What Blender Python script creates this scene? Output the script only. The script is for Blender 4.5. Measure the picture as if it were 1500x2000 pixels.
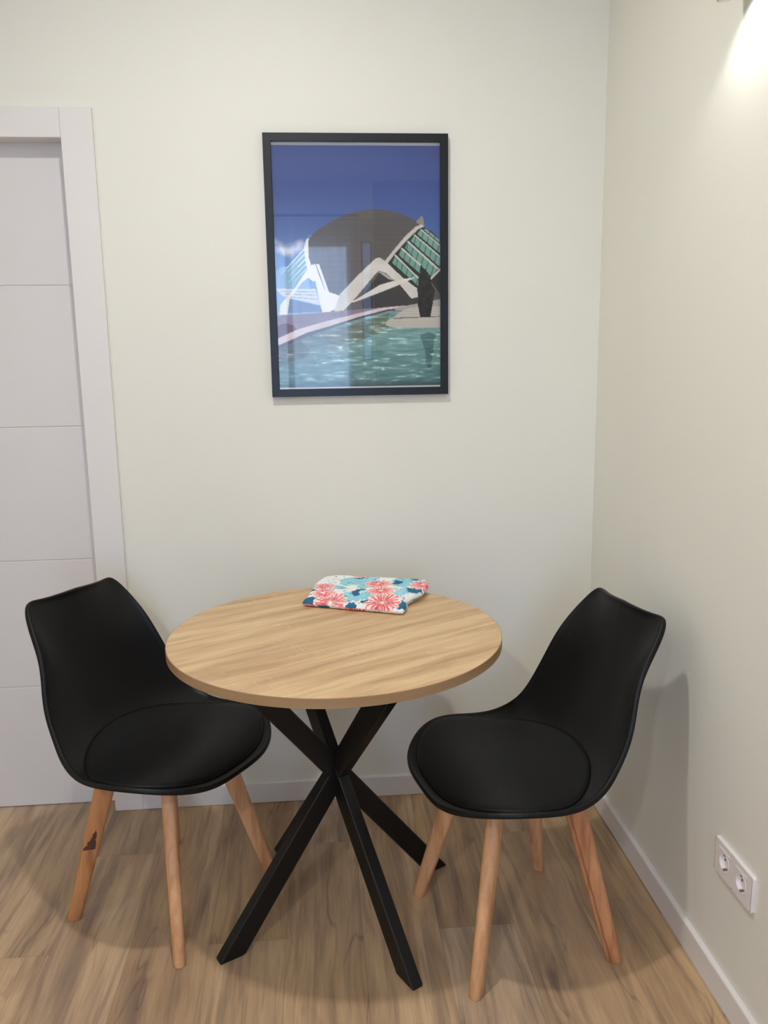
import bpy, math, random
import numpy as np
from mathutils import Vector, Matrix

scene = bpy.context.scene
COL = scene.collection
for o in list(bpy.data.objects):
    bpy.data.objects.remove(o, do_unlink=True)

# ------------------------------------------------------------------ camera
cam_data = bpy.data.cameras.new('camera')
cam = bpy.data.objects.new('camera', cam_data)
COL.objects.link(cam)
RGT = Vector((0.99661442, -0.08089441, -0.01468951))
UPV = Vector((0.02933206, 0.18292404, 0.98268938))
FWD = Vector((0.07680702, 0.97979329, -0.18467753))
m = Matrix(((RGT.x, UPV.x, -FWD.x, -0.85056), (RGT.y, UPV.y, -FWD.y, -2.47309),
            (RGT.z, UPV.z, -FWD.z, 1.40713), (0, 0, 0, 1)))
cam.matrix_world = m
cam_data.sensor_fit = 'HORIZONTAL'
cam_data.sensor_width = 36.0
cam_data.lens = 1606.566 / 1500 * 36.0
cam_data.clip_start = 0.02
scene.camera = cam

# ------------------------------------------------------------------ world and view
world = bpy.data.worlds.new('world')
scene.world = world
world.use_nodes = True
bg = world.node_tree.nodes['Background']
bg.inputs['Color'].default_value = (0.45, 0.65, 1.0, 1)
bg.inputs['Strength'].default_value = 13.0
vs = scene.view_settings
vs.view_transform = 'Standard'
vs.look = 'None'
vs.exposure = -0.14
vs.gamma = 1.0
vs.use_curve_mapping = False
scene.cycles.max_bounces = 10
scene.cycles.diffuse_bounces = 7
scene.cycles.use_denoising = True
scene.cycles.sample_clamp_indirect = 4.0

CEIL = 2.80
X0 = -3.4          # far left end of the room
YB = -4.5          # wall behind the camera
# recessed ceiling lamps: (x, y, watts, radius); the last is added fill for the back wall
DOWNLIGHTS = [(-1.03, -1.15, 19.0, 0.048), (-1.75, -3.60, 31.0, 0.05), (-2.75, -1.4, 3.5, 0.05), (-0.65, -2.30, 4.0, 0.05)]
LAMP_COLOR = (1.0, 0.982, 0.945)
LAMP_SPREAD = 170
SCONCE_W = 1.7

# ------------------------------------------------------------------ helpers
def s2l(c):
    c = np.asarray(c, float) / 255.0
    return tuple(np.where(c <= 0.04045, c / 12.92, ((c + 0.055) / 1.055) ** 2.4))

def link(o, parent=None):
    COL.objects.link(o)
    if parent is not None:
        o.parent = parent
    return o

def mesh_obj(name, verts, faces, mat=None, parent=None, smooth=True, angle=35):
    me = bpy.data.meshes.new(name)
    me.from_pydata([tuple(map(float, v)) for v in verts], [], [tuple(int(i) for i in f) for f in faces])
    me.update()
    if mat is not None:
        me.materials.append(mat)
    o = bpy.data.objects.new(name, me)
    link(o, parent)
    if smooth:
        me.polygons.foreach_set('use_smooth', [True] * len(me.polygons))
        me.set_sharp_from_angle(angle=math.radians(angle))
    return o

def empty(name, loc=(0, 0, 0), rz=0.0):
    o = bpy.data.objects.new(name, None)
    o.empty_display_size = 0.1
    o.location = loc
    o.rotation_euler = (0, 0, rz)
    return link(o)

def tag(o, label, cat, group=None):
    o['label'] = label
    o['category'] = cat
    if group:
        o['group'] = group
    return o

def structure(o):
    o['kind'] = 'structure'
    return o

class MB:
    """collects shapes into one mesh"""
    def __init__(self):
        self.v = []; self.f = []
    def add(self, verts, faces):
        n = len(self.v)
        self.v += [tuple(v) for v in verts]
        self.f += [tuple(i + n for i in f) for f in faces]
    def box(self, lo, hi, b=0.0):
        x0, y0, z0 = lo; x1, y1, z1 = hi
        if b <= 0:
            vs_ = [(x0, y0, z0), (x1, y0, z0), (x1, y1, z0), (x0, y1, z0), (x0, y0, z1), (x1, y0, z1), (x1, y1, z1), (x0, y1, z1)]
            fs = [(0, 3, 2, 1), (4, 5, 6, 7), (0, 1, 5, 4), (1, 2, 6, 5), (2, 3, 7, 6), (3, 0, 4, 7)]
            self.add(vs_, fs)
            return
        # chamfered box: 24 vertices
        import itertools
        P = {}; vs_ = []
        for sx, sy, sz in itertools.product((0, 1), repeat=3):
            c = ((x0, x1)[sx], (y0, y1)[sy], (z0, z1)[sz])
            d = ((b, -b)[sx], (b, -b)[sy], (b, -b)[sz])
            for ax in range(3):
                q = [c[i] + (0 if i == ax else d[i]) for i in range(3)]
                P[(sx, sy, sz, ax)] = len(vs_); vs_.append(q)
        fs = []
        for ax in range(3):
            o1, o2 = [(1, 2), (2, 0), (0, 1)][ax]
            for s in (0, 1):
                loop = []
                for a, c in ((0, 0), (1, 0), (1, 1), (0, 1)):
                    k = [0, 0, 0]; k[ax] = s; k[o1] = a; k[o2] = c
                    loop.append(P[(k[0], k[1], k[2], ax)])
                fs.append(tuple(loop if s else loop[::-1]))
        for ax in range(3):
            o1, o2 = [(1, 2), (2, 0), (0, 1)][ax]
            for a in (0, 1):
                for c in (0, 1):
                    k0 = [0, 0, 0]; k1 = [0, 0, 0]; k1[ax] = 1
                    k0[o1] = k1[o1] = a; k0[o2] = k1[o2] = c
                    q = [P[(*k0, o1)], P[(*k1, o1)], P[(*k1, o2)], P[(*k0, o2)]]
                    fs.append(tuple(q if (a ^ c) == 0 else q[::-1]))
        for k in itertools.product((0, 1), repeat=3):
            q = [P[(*k, 0)], P[(*k, 1)], P[(*k, 2)]]
            fs.append(tuple(q if sum(k) % 2 else q[::-1]))
        self.add(vs_, fs)
    def rings(self, rings, cap0=True, cap1=True, closed=True):
        n = len(rings[0]); vs_ = [p for r in rings for p in r]; fs = []
        for i in range(len(rings) - 1):
            for j in range(n if closed else n - 1):
                k = (j + 1) % n
                fs.append((i * n + j, i * n + k, (i + 1) * n + k, (i + 1) * n + j))
        if cap0: fs.append(tuple(range(n))[::-1])
        if cap1: fs.append(tuple((len(rings) - 1) * n + j for j in range(n)))
        self.add(vs_, fs)
    def lathe(self, prof, center=(0, 0, 0), n=64, cap0=True, cap1=True, axis='z'):
        rs = []
        for r, h in prof:
            ring = []
            for j in range(n):
                a = 2 * math.pi * j / n
                p = (r * math.cos(a), r * math.sin(a), h)
                if axis == 'x': p = (h, r * math.cos(a), r * math.sin(a))
                if axis == 'y': p = (r * math.cos(a), h, -r * math.sin(a))
                ring.append((p[0] + center[0], p[1] + center[1], p[2] + center[2]))
            rs.append(ring)
        self.rings(rs, cap0, cap1)
    def build(self, name, mat, parent=None, smooth=True, angle=35):
        return mesh_obj(name, self.v, self.f, mat, parent, smooth, angle)

def spl(xs, ys, x):
    xs = np.asarray(xs, float); ys = np.asarray(ys, float); n = len(xs); h = np.diff(xs)
    A = np.eye(n); b = np.zeros(n)
    for i in range(1, n - 1):
        A[i, i - 1] = h[i - 1]; A[i, i] = 2 * (h[i - 1] + h[i]); A[i, i + 1] = h[i]
        b[i] = 6 * ((ys[i + 1] - ys[i]) / h[i] - (ys[i] - ys[i - 1]) / h[i - 1])
    mm = np.linalg.solve(A, b)
    x = np.asarray(x, float); k = np.clip(np.searchsorted(xs, x) - 1, 0, n - 2)
    a = xs[k + 1] - x; c = x - xs[k]; H = h[k]
    return mm[k] * a**3 / (6 * H) + mm[k + 1] * c**3 / (6 * H) + (ys[k] / H - mm[k] * H / 6) * a + (ys[k + 1] / H - mm[k + 1] * H / 6) * c

# ------------------------------------------------------------------ node helper
class NT:
    def __init__(self, name):
        self.mat = bpy.data.materials.new(name)
        self.mat.use_nodes = True
        self.t = self.mat.node_tree
        self.b = self.t.nodes['Principled BSDF']
    def n(self, typ, **kw):
        nd = self.t.nodes.new(typ)
        for k, v in kw.items():
            setattr(nd, k, v)
        return nd
    def val(self, sock, v):
        if isinstance(v, bpy.types.NodeSocket):
            self.t.links.new(v, sock)
        else:
            sock.default_value = v
    def math(self, op, a, b=None, c=None, clamp=False):
        nd = self.n('ShaderNodeMath', operation=op, use_clamp=clamp)
        self.val(nd.inputs[0], a)
        if b is not None: self.val(nd.inputs[1], b)
        if c is not None: self.val(nd.inputs[2], c)
        return nd.outputs[0]
    def xyz(self, x, y, z=0.0):
        nd = self.n('ShaderNodeCombineXYZ')
        for i, v in enumerate((x, y, z)): self.val(nd.inputs[i], v)
        return nd.outputs[0]
    def sep(self, v):
        nd = self.n('ShaderNodeSeparateXYZ'); self.val(nd.inputs[0], v)
        return nd.outputs
    def obj(self):
        return self.n('ShaderNodeTexCoord').outputs['Object']
    def noise(self, vec, scale=1.0, detail=4.0, rough=0.5, dist=0.0):
        nd = self.n('ShaderNodeTexNoise')
        self.val(nd.inputs['Vector'], vec); self.val(nd.inputs['Scale'], scale)
        nd.inputs['Detail'].default_value = detail; nd.inputs['Roughness'].default_value = rough
        nd.inputs['Distortion'].default_value = dist
        return nd.outputs['Fac']
    def ramp(self, fac, stops, interp='LINEAR'):
        nd = self.n('ShaderNodeValToRGB'); self.val(nd.inputs[0], fac)
        cr = nd.color_ramp; cr.interpolation = interp
        while len(cr.elements) < len(stops): cr.elements.new(0.5)
        for e, (p, c) in zip(cr.elements, stops):
            e.position = p
            e.color = (*c, 1) if len(c) == 3 else c
        return nd.outputs[0]
    def mix(self, fac, a, b, mode='MIX'):
        nd = self.n('ShaderNodeMix', data_type='RGBA', blend_type=mode)
        self.val(nd.inputs[0], fac)
        for s, v in ((nd.inputs[6], a), (nd.inputs[7], b)):
            if isinstance(v, tuple) and len(v) == 3: v = (*v, 1)
            self.val(s, v)
        return nd.outputs[2]
    def range(self, v, a, b, c=0.0, d=1.0):
        nd = self.n('ShaderNodeMapRange'); nd.clamp = True
        self.val(nd.inputs[0], v)
        for i, q in enumerate((a, b, c, d)): nd.inputs[i + 1].default_value = q
        return nd.outputs[0]
    def bump(self, h, strength=0.2, dist=0.002):
        nd = self.n('ShaderNodeBump'); self.val(nd.inputs['Height'], h)
        nd.inputs['Strength'].default_value = strength; nd.inputs['Distance'].default_value = dist
        self.t.links.new(nd.outputs[0], self.b.inputs['Normal'])
    def base(self, c):
        if isinstance(c, tuple): c = (*c[:3], 1)
        self.val(self.b.inputs['Base Color'], c)
    def set(self, **kw):
        for k, v in kw.items():
            self.val(self.b.inputs[k.replace('_', ' ')], v)
        return self

def paint_mat(name, rgb, rough=0.5, bump=0.05, scale=220, spec=0.5, mott=0.012):
    t = NT(name); c = s2l(rgb)
    n1 = t.noise(t.obj(), 2.2, 3)
    t.base(t.mix(t.range(n1, .3, .7), tuple(x * (1 - mott) for x in c), tuple(min(1, x * (1 + mott)) for x in c)))
    t.set(Roughness=rough); t.b.inputs['Specular IOR Level'].default_value = spec
    if bump: t.bump(t.noise(t.obj(), scale, 3), bump, 0.001)
    return t.mat

# ------------------------------------------------------------------ materials
M_wall = paint_mat('wall_paint', (232, 231, 221), 0.55, 0.06, 260, 0.35)
M_ceil = paint_mat('ceiling_paint', (238, 236, 230), 0.8, 0.03)
M_trim = paint_mat('white_lacquer', (229, 226, 224), 0.38, 0.0)
M_door = paint_mat('door_lacquer', (223, 220, 219), 0.36, 0.0)
M_hall = paint_mat('hall_dim_paint', (120, 118, 122), 0.7, 0.0)  # dimness of the unlit hall put into the grey
M_white_plastic = paint_mat('socket_plastic', (236, 230, 230), 0.28, 0.0)
M_clip = paint_mat('earth_clip_metal', (120, 108, 104), 0.4, 0.0)
M_dark_hole = paint_mat('socket_contact', (50, 45, 45), 0.5, 0.0)

def make_floor_mat():
    t = NT('oak_laminate')
    s = t.sep(t.obj()); x, y = s[0], s[1]
    kx = t.math('DIVIDE', t.math('ADD', x, 0.395), 0.19)
    k = t.math('FLOOR', kx)
    m3 = t.math('FLOORED_MODULO', t.math('MULTIPLY', k, -1.0), 3.0)
    yy = t.math('DIVIDE', t.math('ADD', t.math('ADD', y, 0.257), t.math('MULTIPLY', m3, 0.40)), 1.285)
    j = t.math('FLOOR', yy)
    idn = t.math('ADD', t.math('MULTIPLY', k, 17.13), t.math('MULTIPLY', j, 7.71))
    wn = t.n('ShaderNodeTexWhiteNoise', noise_dimensions='1D'); t.val(wn.inputs['W'], idn)
    rs = t.n('ShaderNodeSeparateColor'); t.val(rs.inputs[0], wn.outputs['Color'])
    r1, r2, r3 = rs.outputs[0], rs.outputs[1], rs.outputs[2]
    px = t.math('ADD', x, t.math('MULTIPLY', r1, 31.0))
    py = t.math('ADD', y, t.math('MULTIPLY', r2, 57.0))
    # slow sideways wander of the grain
    wob = t.noise(t.xyz(t.math('MULTIPLY', px, 3.0), t.math('MULTIPLY', py, 1.6), r3), 1.0, 2)
    gx = t.math('ADD', px, t.math('MULTIPLY', t.math('SUBTRACT', wob, 0.5), 0.075))
    broad = t.noise(t.xyz(t.math('MULTIPLY', gx, 11.0), t.math('MULTIPLY', py, 1.5), r1), 1.0, 4, 0.55, 0.5)
    streak = t.noise(t.xyz(t.math('MULTIPLY', gx, 42.0), t.math('MULTIPLY', py, 2.2), r2), 1.0, 5, 0.6, 0.25)
    fine = t.noise(t.xyz(t.math('MULTIPLY', gx, 320.0), t.math('MULTIPLY', py, 9.0), r2), 1.0, 4, 0.6)
    blotch = t.noise(t.xyz(t.math('MULTIPLY', gx, 8.0), t.math('MULTIPLY', py, 1.5), t.math('ADD', r3, 4.0)), 1.0, 4, 0.55, 0.5)
    light = s2l((206, 173, 132)); mid = s2l((182, 150, 114)); dark = s2l((146, 119, 95)); grey = s2l((110, 92, 80))
    c = t.ramp(broad, [(0.28, dark), (0.45, mid), (0.66, light)])
    c = t.mix(t.range(streak, 0.50, 0.68, 0, 0.55), c, grey)
    c = t.mix(t.range(streak, 0.46, 0.25, 0, 0.25), c, s2l((206, 172, 132)))
    c = t.mix(t.range(blotch, 0.54, 0.70, 0, 0.62), c, grey)
    # dark narrow cracks following the grain
    crk = t.math('ABSOLUTE', t.math('SUBTRACT', t.noise(t.xyz(t.math('MULTIPLY', gx, 9.0), t.math('MULTIPLY', py, 1.1), r3), 1.0, 3, 0.5, 0.3), 0.52))
    crm = t.math('MULTIPLY', t.range(crk, 0.0, 0.009, 1.0, 0.0), t.range(blotch, 0.46, 0.58, 0.0, 0.50))
    c = t.mix(crm, c, s2l((88, 70, 60)))
    # knots
    vo = t.n('ShaderNodeTexVoronoi', feature='F1'); t.val(vo.inputs['Vector'], t.xyz(t.math('MULTIPLY', px, 5.0), t.math('MULTIPLY', py, 2.2), r1)); vo.inputs['Scale'].default_value = 1.0
    kn = t.range(vo.outputs['Distance'], 0.03, 0.10, 0.6, 0.0)
    c = t.mix(kn, c, s2l((96, 78, 70)))
    c = t.mix(t.range(fine, 0.35, 0.7, 0.0, 0.22), c, s2l((120, 94, 74)))
    # plank to plank tone
    hs = t.n('ShaderNodeHueSaturation'); t.val(hs.inputs['Color'], c); t.val(hs.inputs['Value'], t.range(r3, 0, 1, 0.86, 1.08))
    t.val(hs.inputs['Saturation'], t.range(r1, 0, 1, 0.86, 1.05))
    c = hs.outputs[0]
    fx = t.math('FRACT', kx); fy = t.math('FRACT', yy)
    ex = t.math('MULTIPLY', t.math('MINIMUM', fx, t.math('SUBTRACT', 1.0, fx)), 0.19)
    ey = t.math('MULTIPLY', t.math('MINIMUM', fy, t.math('SUBTRACT', 1.0, fy)), 1.285)
    gap = t.range(t.math('MINIMUM', ex, ey), 0.0003, 0.0012, 0.35, 0.0)
    c = t.mix(gap, c, s2l((80, 62, 50)))
    t.base(c)
    t.set(Roughness=t.range(fine, .3, .7, .42, .56))
    t.b.inputs['Specular IOR Level'].default_value = 0.4
    t.bump(t.math('SUBTRACT', t.math('MULTIPLY', fine, 0.25), gap), 0.15, 0.001)
    return t.mat
M_floor = make_floor_mat()

def make_table_mat(edge=False):
    t = NT('sonoma_oak_edge' if edge else 'sonoma_oak')
    s = t.sep(t.obj()); x, y, z = s[0], s[1], s[2]
    if edge:
        ang = t.math('ARCTAN2', y, x)
        u = t.math('MULTIPLY', ang, 0.4); v = z
    else:
        a = math.radians(30.0)
        u = t.math('ADD', t.math('MULTIPLY', x, math.cos(a)), t.math('MULTIPLY', y, math.sin(a)))
        v = t.math('SUBTRACT', t.math('MULTIPLY', y, math.cos(a)), t.math('MULTIPLY', x, math.sin(a)))
    wob = t.noise(t.xyz(t.math('MULTIPLY', u, 3.0), t.math('MULTIPLY', v, 5.0), 0.0), 1.0, 2)
    vv = t.math('ADD', v, t.math('MULTIPLY', t.math('SUBTRACT', wob, 0.5), 0.035))
    st = t.noise(t.xyz(t.math('MULTIPLY', u, 2.2), t.math('MULTIPLY', vv, 26.0), 3.0), 1.0, 5, 0.6, 0.3)
    fi = t.noise(t.xyz(t.math('MULTIPLY', u, 14.0), t.math('MULTIPLY', vv, 300.0), 1.0), 1.0, 4, 0.6)
    br = t.noise(t.xyz(t.math('MULTIPLY', u, 2.0), t.math('MULTIPLY', vv, 7.0), 8.0), 1.0, 3, 0.5)
    c = t.ramp(st, [(0.30, s2l((170, 136, 100))), (0.45, s2l((196, 161, 120))), (0.58, s2l((213, 181, 138))), (0.75, s2l((222, 193, 152)))])
    c = t.mix(t.range(br, 0.52, 0.70, 0, 0.42), c, s2l((176, 142, 110)))
    # cross-grain saw flecks
    fl = t.noise(t.xyz(t.math('MULTIPLY', u, 190.0), t.math('MULTIPLY', v, 26.0), 5.0), 1.0, 2, 0.5)
    fm = t.noise(t.xyz(t.math('MULTIPLY', u, 5.0), t.math('MULTIPLY', v, 9.0), 2.0), 1.0, 2, 0.5)
    c = t.mix(t.math('MULTIPLY', t.range(fl, 0.55, 0.68), t.range(fm, 0.55, 0.66, 0, 0.4)), c, s2l((236, 210, 170)))
    c = t.mix(t.range(fi, 0.40, 0.72, 0, 0.28), c, s2l((150, 116, 82)))
    if edge:
        c = t.mix(0.8, c, s2l((150, 115, 78)))
    t.base(c); t.set(Roughness=0.42); t.b.inputs['Specular IOR Level'].default_value = 0.4
    t.bump(fi, 0.08, 0.0006)
    return t.mat
M_top = make_table_mat(); M_edge = make_table_mat(True)

def make_black(name, base, rough, spec=0.5, bump=0.0, bscale=700, tint=(1, 1, 1)):
    t = NT(name)
    t.base(tuple(base * q for q in tint)); t.set(Roughness=rough); t.b.inputs['Specular IOR Level'].default_value = spec
    n = t.noise(t.obj(), bscale, 2)
    if bump: t.bump(n, bump, 0.0008)
    return t.mat
M_shell = make_black('black_polypropylene', 0.0040, 0.42, 0.26, 0.04)
M_pad = make_black('black_leatherette', 0.0042, 0.50, 0.20, 0.12, 900, (1, 1, 1.12))
M_steel = make_black('black_powder_coat', 0.005, 0.42, 0.32, 0.12, 1300)
M_frame = make_black('black_frame_paint', 0.008, 0.35, 0.4)

def make_beech(name, base, dark, knot=False, crack=False):
    t = NT(name)
    s = t.sep(t.obj()); x, y, z = s[0], s[1], s[2]
    # grain runs along z
    g = t.noise(t.xyz(t.math('MULTIPLY', x, 60.0), t.math('MULTIPLY', y, 60.0), t.math('MULTIPLY', z, 5.0)), 1.0, 4, 0.55, 0.4)
    f = t.noise(t.xyz(t.math('MULTIPLY', x, 500.0), t.math('MULTIPLY', y, 500.0), t.math('MULTIPLY', z, 26.0)), 1.0, 2)
    c = t.ramp(g, [(0.3, s2l(dark)), (0.5, s2l(base)), (0.72, s2l(tuple(min(255, q * 1.06) for q in base)))])
    c = t.mix(t.range(f, 0.5, 0.75, 0, 0.3), c, s2l(dark))
    # radial position across the leg, measured from its slanted axis (positive outwards)
    rad = t.math('ADD', t.math('ADD', t.math('MULTIPLY', x, LEG_DX), t.math('MULTIPLY', y, LEG_DY * (-1 if knot else 1))), t.math('MULTIPLY', z, 0.305))
    if knot:
        # a ragged dark triangular knot
        jit = t.math('MULTIPLY', t.math('SUBTRACT', t.noise(t.obj(), 110.0, 3), 0.5), 0.010)
        q = t.math('ADD', z, jit)
        w = t.range(q, 0.192, 0.240, 0.0155, 0.0015)
        nx = t.math('SUBTRACT', t.math('ADD', rad, jit), t.range(q, 0.192, 0.240, 0.007, 0.001))
        m_ = t.math('MULTIPLY', t.math('LESS_THAN', t.math('ABSOLUTE', t.math('SUBTRACT', q, 0.216)), 0.025), t.math('LESS_THAN', t.math('ABSOLUTE', nx), w))
        c = t.mix(m_, c, s2l((86, 50, 40)))
    if crack:
        w = t.math('ADD', -0.004, t.math('MULTIPLY', t.math('SUBTRACT', t.noise(t.xyz(0.0, 0.0, t.math('MULTIPLY', z, 22.0)), 1.0, 3), 0.5), 0.010))
        dd = t.math('ABSOLUTE', t.math('SUBTRACT', rad, w))
        c = t.mix(t.range(dd, 0.001, 0.0045, 0.7, 0.0), c, s2l((142, 80, 54)))
    t.base(c); t.set(Roughness=0.42); t.b.inputs['Specular IOR Level'].default_value = 0.45
    return t.mat
LEG_DX = -0.677; LEG_DY = 0.736
M_beech = make_beech('beech_wood', (212, 160, 114), (190, 134, 90))
M_beech_knot = make_beech('beech_wood_knotty', (196, 136, 86), (164, 102, 60), knot=True)
M_beech_crack = make_beech('beech_wood_dark_grain', (200, 140, 96), (170, 108, 70), crack=True)

def lamp_disc_mat(name, col, strength):
    t = NT(name)
    t.b.inputs['Emission Color'].default_value = (*col, 1)
    t.b.inputs['Emission Strength'].default_value = strength
    t.base((0.8, 0.8, 0.8))
    return t.mat
M_lampdisc = lamp_disc_mat('lit_diffuser', LAMP_COLOR, 6.0)
M_spotdisc = lamp_disc_mat('lit_spot_diffuser', LAMP_COLOR, 1.5)

# ------------------------------------------------------------------ room
def box_obj(name, lo, hi, mat, b=0.0, parent=None):
    q = MB(); q.box(lo, hi, b)
    return q.build(name, mat, parent, smooth=b > 0, angle=50)

structure(box_obj('floor', (X0 - .1, YB - .1, -0.06), (2.2, 0.6, 0.0), M_floor))
structure(box_obj('ceiling', (X0 - .1, YB - .1, CEIL), (2.2, 0.1, CEIL + .06), M_ceil))
DX0, DX1 = -2.32, -1.485       # door opening
wb = MB()
wb.box((DX1, 0, 0), (0.1, 0.12, CEIL)); wb.box((DX0, 0, 2.05), (DX1, 0.12, CEIL)); wb.box((X0, 0, 0), (DX0, 0.12, CEIL))
structure(wb.build('wall_back', M_wall, smooth=False))
structure(box_obj('wall_right', (0, -2.05, 0), (0.1, 0.0, CEIL), M_wall))
structure(box_obj('wall_left', (X0 - .1, YB, 0), (X0, 0.0, CEIL), M_wall))
# wall behind the camera, with the window opening
WX0, WX1, WZ1 = -1.42, -0.52, 2.36
wf = MB()
wf.box((X0, YB - .1, 0), (WX0, YB, CEIL)); wf.box((WX1, YB - .1, 0), (-0.45, YB, CEIL)); wf.box((-0.385, YB - .1, 0), (-0.36, YB, CEIL)); wf.box((-0.45, YB - .1, 0), (-0.385, YB, 1.40)); wf.box((-0.45, YB - .1, 2.32), (-0.385, YB, CEIL)); wf.box((WX0, YB - .1, WZ1), (WX1, YB, CEIL))
wf.box((WX0, YB - .1, 0), (WX1, YB, 0.12))
structure(wf.build('wall_front', M_wall, smooth=False))
# hall beyond the end of the right-hand wall, painted grey to look dim
hl = MB()
hl.box((-0.36, YB - .1, 0), (2.1, YB, CEIL)); hl.box((2.1, YB - .1, 0), (2.2, -2.0, CEIL)); hl.box((0.1, -2.05, 0), (2.1, -1.95, CEIL))
structure(hl.build('wall_hall', M_hall, smooth=False))

# door leaf in the pocket, with four milled grooves
def door_leaf():
    g = 0.4062; zb = 0.004; H = 2.035
    y0 = 0.048
    prof = [(y0 + .04, zb)]
    prof.append((y0, zb))
    for i in (1, 2, 3, 4):
        z = 0.0 + g * i
        prof += [(y0, z - .0028), (y0 + .0028, z - .0012), (y0 + .0028, z + .0012), (y0, z + .0028)]
    prof += [(y0, H), (y0 + .04, H)]
    q = MB()
    q.rings([[(DX0 - .05, a, b) for a, b in prof], [(DX1 + .03, a, b) for a, b in prof]])
    # flip not needed: both caps closed
    o = q.build('door_1', M_door, smooth=False)
    return structure(o)
door_leaf()
tr = MB()
tr.box((-1.529, -0.012, 0.0), (-1.442, 0.0, 2.09), 0.0015)
tr.box((-1.529, 0.0005, 0.012), (-1.4855, 0.047, 2.09), 0.0)
structure(tr.build('trim_1', M_trim, angle=50))
tr = MB()
tr.box((-2.36, -0.0115, 2.011), (-1.5295, 0.0, 2.09), 0.0015)
tr.box((-2.31, 0.0005, 2.011), (-1.53, 0.047, 2.049), 0.0)
structure(tr.build('trim_2', M_trim, angle=50))
tr = MB(); tr.box((-2.445, -0.012, 0.0), (-2.362, 0.0, 2.09), 0.0015)
structure(tr.build('trim_3', M_trim, angle=50))
# paint sealant bead along the casing
tr = MB(); tr.box((-1.4418, -0.004, 0.0715), (-1.4385, -0.0001, 2.09), 0.0008)
structure(tr.build('trim_4', M_wall, angle=50))

HB = 0.0706
def baseboard(name, p0, p1, nrm):
    # profile swept along a wall: nrm points into the room
    T = 0.012
    prof = [(0, 0), (T, 0), (T, HB - .004), (T - .0015, HB - .0012), (T - .004, HB), (0, HB)]
    ring = lambda p: [(p[0] + nrm[0] * a, p[1] + nrm[1] * a, max(b, .0016)) for a, b in prof]
    q = MB(); q.rings([ring(p0), ring(p1)])
    return structure(q.build(name, M_trim, smooth=False))
baseboard('baseboard_back', (-1.4415, -0.0002), (-0.0125, -0.0002), (0, -1))
baseboard('baseboard_right', (-0.0002, -0.0002), (-0.0002, -2.05), (-1, 0))
baseboard('baseboard_left', (X0 + .0002, -4.49), (X0 + .0002, -0.01), (1, 0))

# window behind the camera with a sheer curtain
wn = MB()
for lo, hi in (((WX0, YB - .07, .12), (WX0 + .06, YB - .02, WZ1)), ((WX1 - .06, YB - .07, .12), (WX1, YB - .02, WZ1)), ((WX0 + .06, YB - .07, WZ1 - .06), (WX1 - .06, YB - .02, WZ1)),
               ((WX0 + .06, YB - .07, .12), (WX1 - .06, YB - .02, .18)), ((-1.08, YB - .07, .18), (-1.03, YB - .02, WZ1 - .06))):
    wn.box(lo, hi, 0.003)
structure(wn.build('window_1', M_trim, angle=50))
wn = MB()
for lo, hi in (((-.463, YB, 1.387), (-.449, YB + .012, 2.333)), ((-.386, YB, 1.387), (-.372, YB + .012, 2.333)), ((-.449, YB, 2.319), (-.386, YB + .012, 2.333)), ((-.449, YB, 1.387), (-.386, YB + .012, 1.401))):
    wn.box(lo, hi, 0.001)
structure(wn.build('window_2', M_frame, angle=50))
tg = NT('dimming_glass')  # pane added to dim the sky through the narrow opening
tp_ = tg.n('ShaderNodeBsdfTransparent'); tp_.inputs[0].default_value = (0.28, 0.33, 0.38, 1)
tg.t.links.new(tp_.outputs[0], tg.t.nodes['Material Output'].inputs['Surface'])
structure(box_obj('dimming_pane', (-.449, YB - .06, 1.402), (-.386, YB - .055, 2.319), tg.mat))
def make_curtain():
    t = NT('sheer_voile')
    t.base(s2l((225, 228, 235))); t.set(Roughness=0.8)
    tr_ = t.n('ShaderNodeBsdfTranslucent'); tr_.inputs[0].default_value = (0.85, 0.9, 1.0, 1)
    tp = t.n('ShaderNodeBsdfTransparent')
    m1 = t.n('ShaderNodeMixShader'); m1.inputs[0].default_value = 0.6
    t.t.links.new(t.b.outputs[0], m1.inputs[1]); t.t.links.new(tr_.outputs[0], m1.inputs[2])
    m2 = t.n('ShaderNodeMixShader'); m2.inputs[0].default_value = 0.30
    t.t.links.new(m1.outputs[0], m2.inputs[1]); t.t.links.new(tp.outputs[0], m2.inputs[2])
    t.t.links.new(m2.outputs[0], t.t.nodes['Material Output'].inputs['Surface'])
    rng = random.Random(5)
    xs = np.linspace(-1.60, -0.50, 220)
    ph = np.cumsum([0.24 + 0.16 * rng.random() for _ in xs])
    amp = 0.034 + 0.014 * np.sin(xs * 9)
    rows = []
    for z in np.linspace(0.02, 2.50, 30):
        yy = YB + 0.10 + amp * np.sin(ph) * (0.55 + 0.45 * (2.5 - z) / 2.5)
        rows.append([(a, b, z) for a, b in zip(xs, yy)])
    q = MB(); q.rings(rows, False, False, closed=False)
    root = empty('curtain', (0, 0, 0))
    q.build('fabric', t.mat, root, angle=80)
    r = MB(); r.lathe([(0.012, -1.72), (0.012, -0.48)], (0, YB + .10, 2.52), 20, axis='x')
    r.build('curtain_rod', M_frame, root)
    for x_ in (-1.66, -0.50):
        b = MB(); b.box((x_ - .008, YB + .002, 2.51), (x_ + .008, YB + .095, 2.53), .001); b.build('rod_bracket', M_frame, root)
    tag(root, 'pale sheer curtain on a dark rod in front of the window', 'curtain')
make_curtain()

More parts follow.
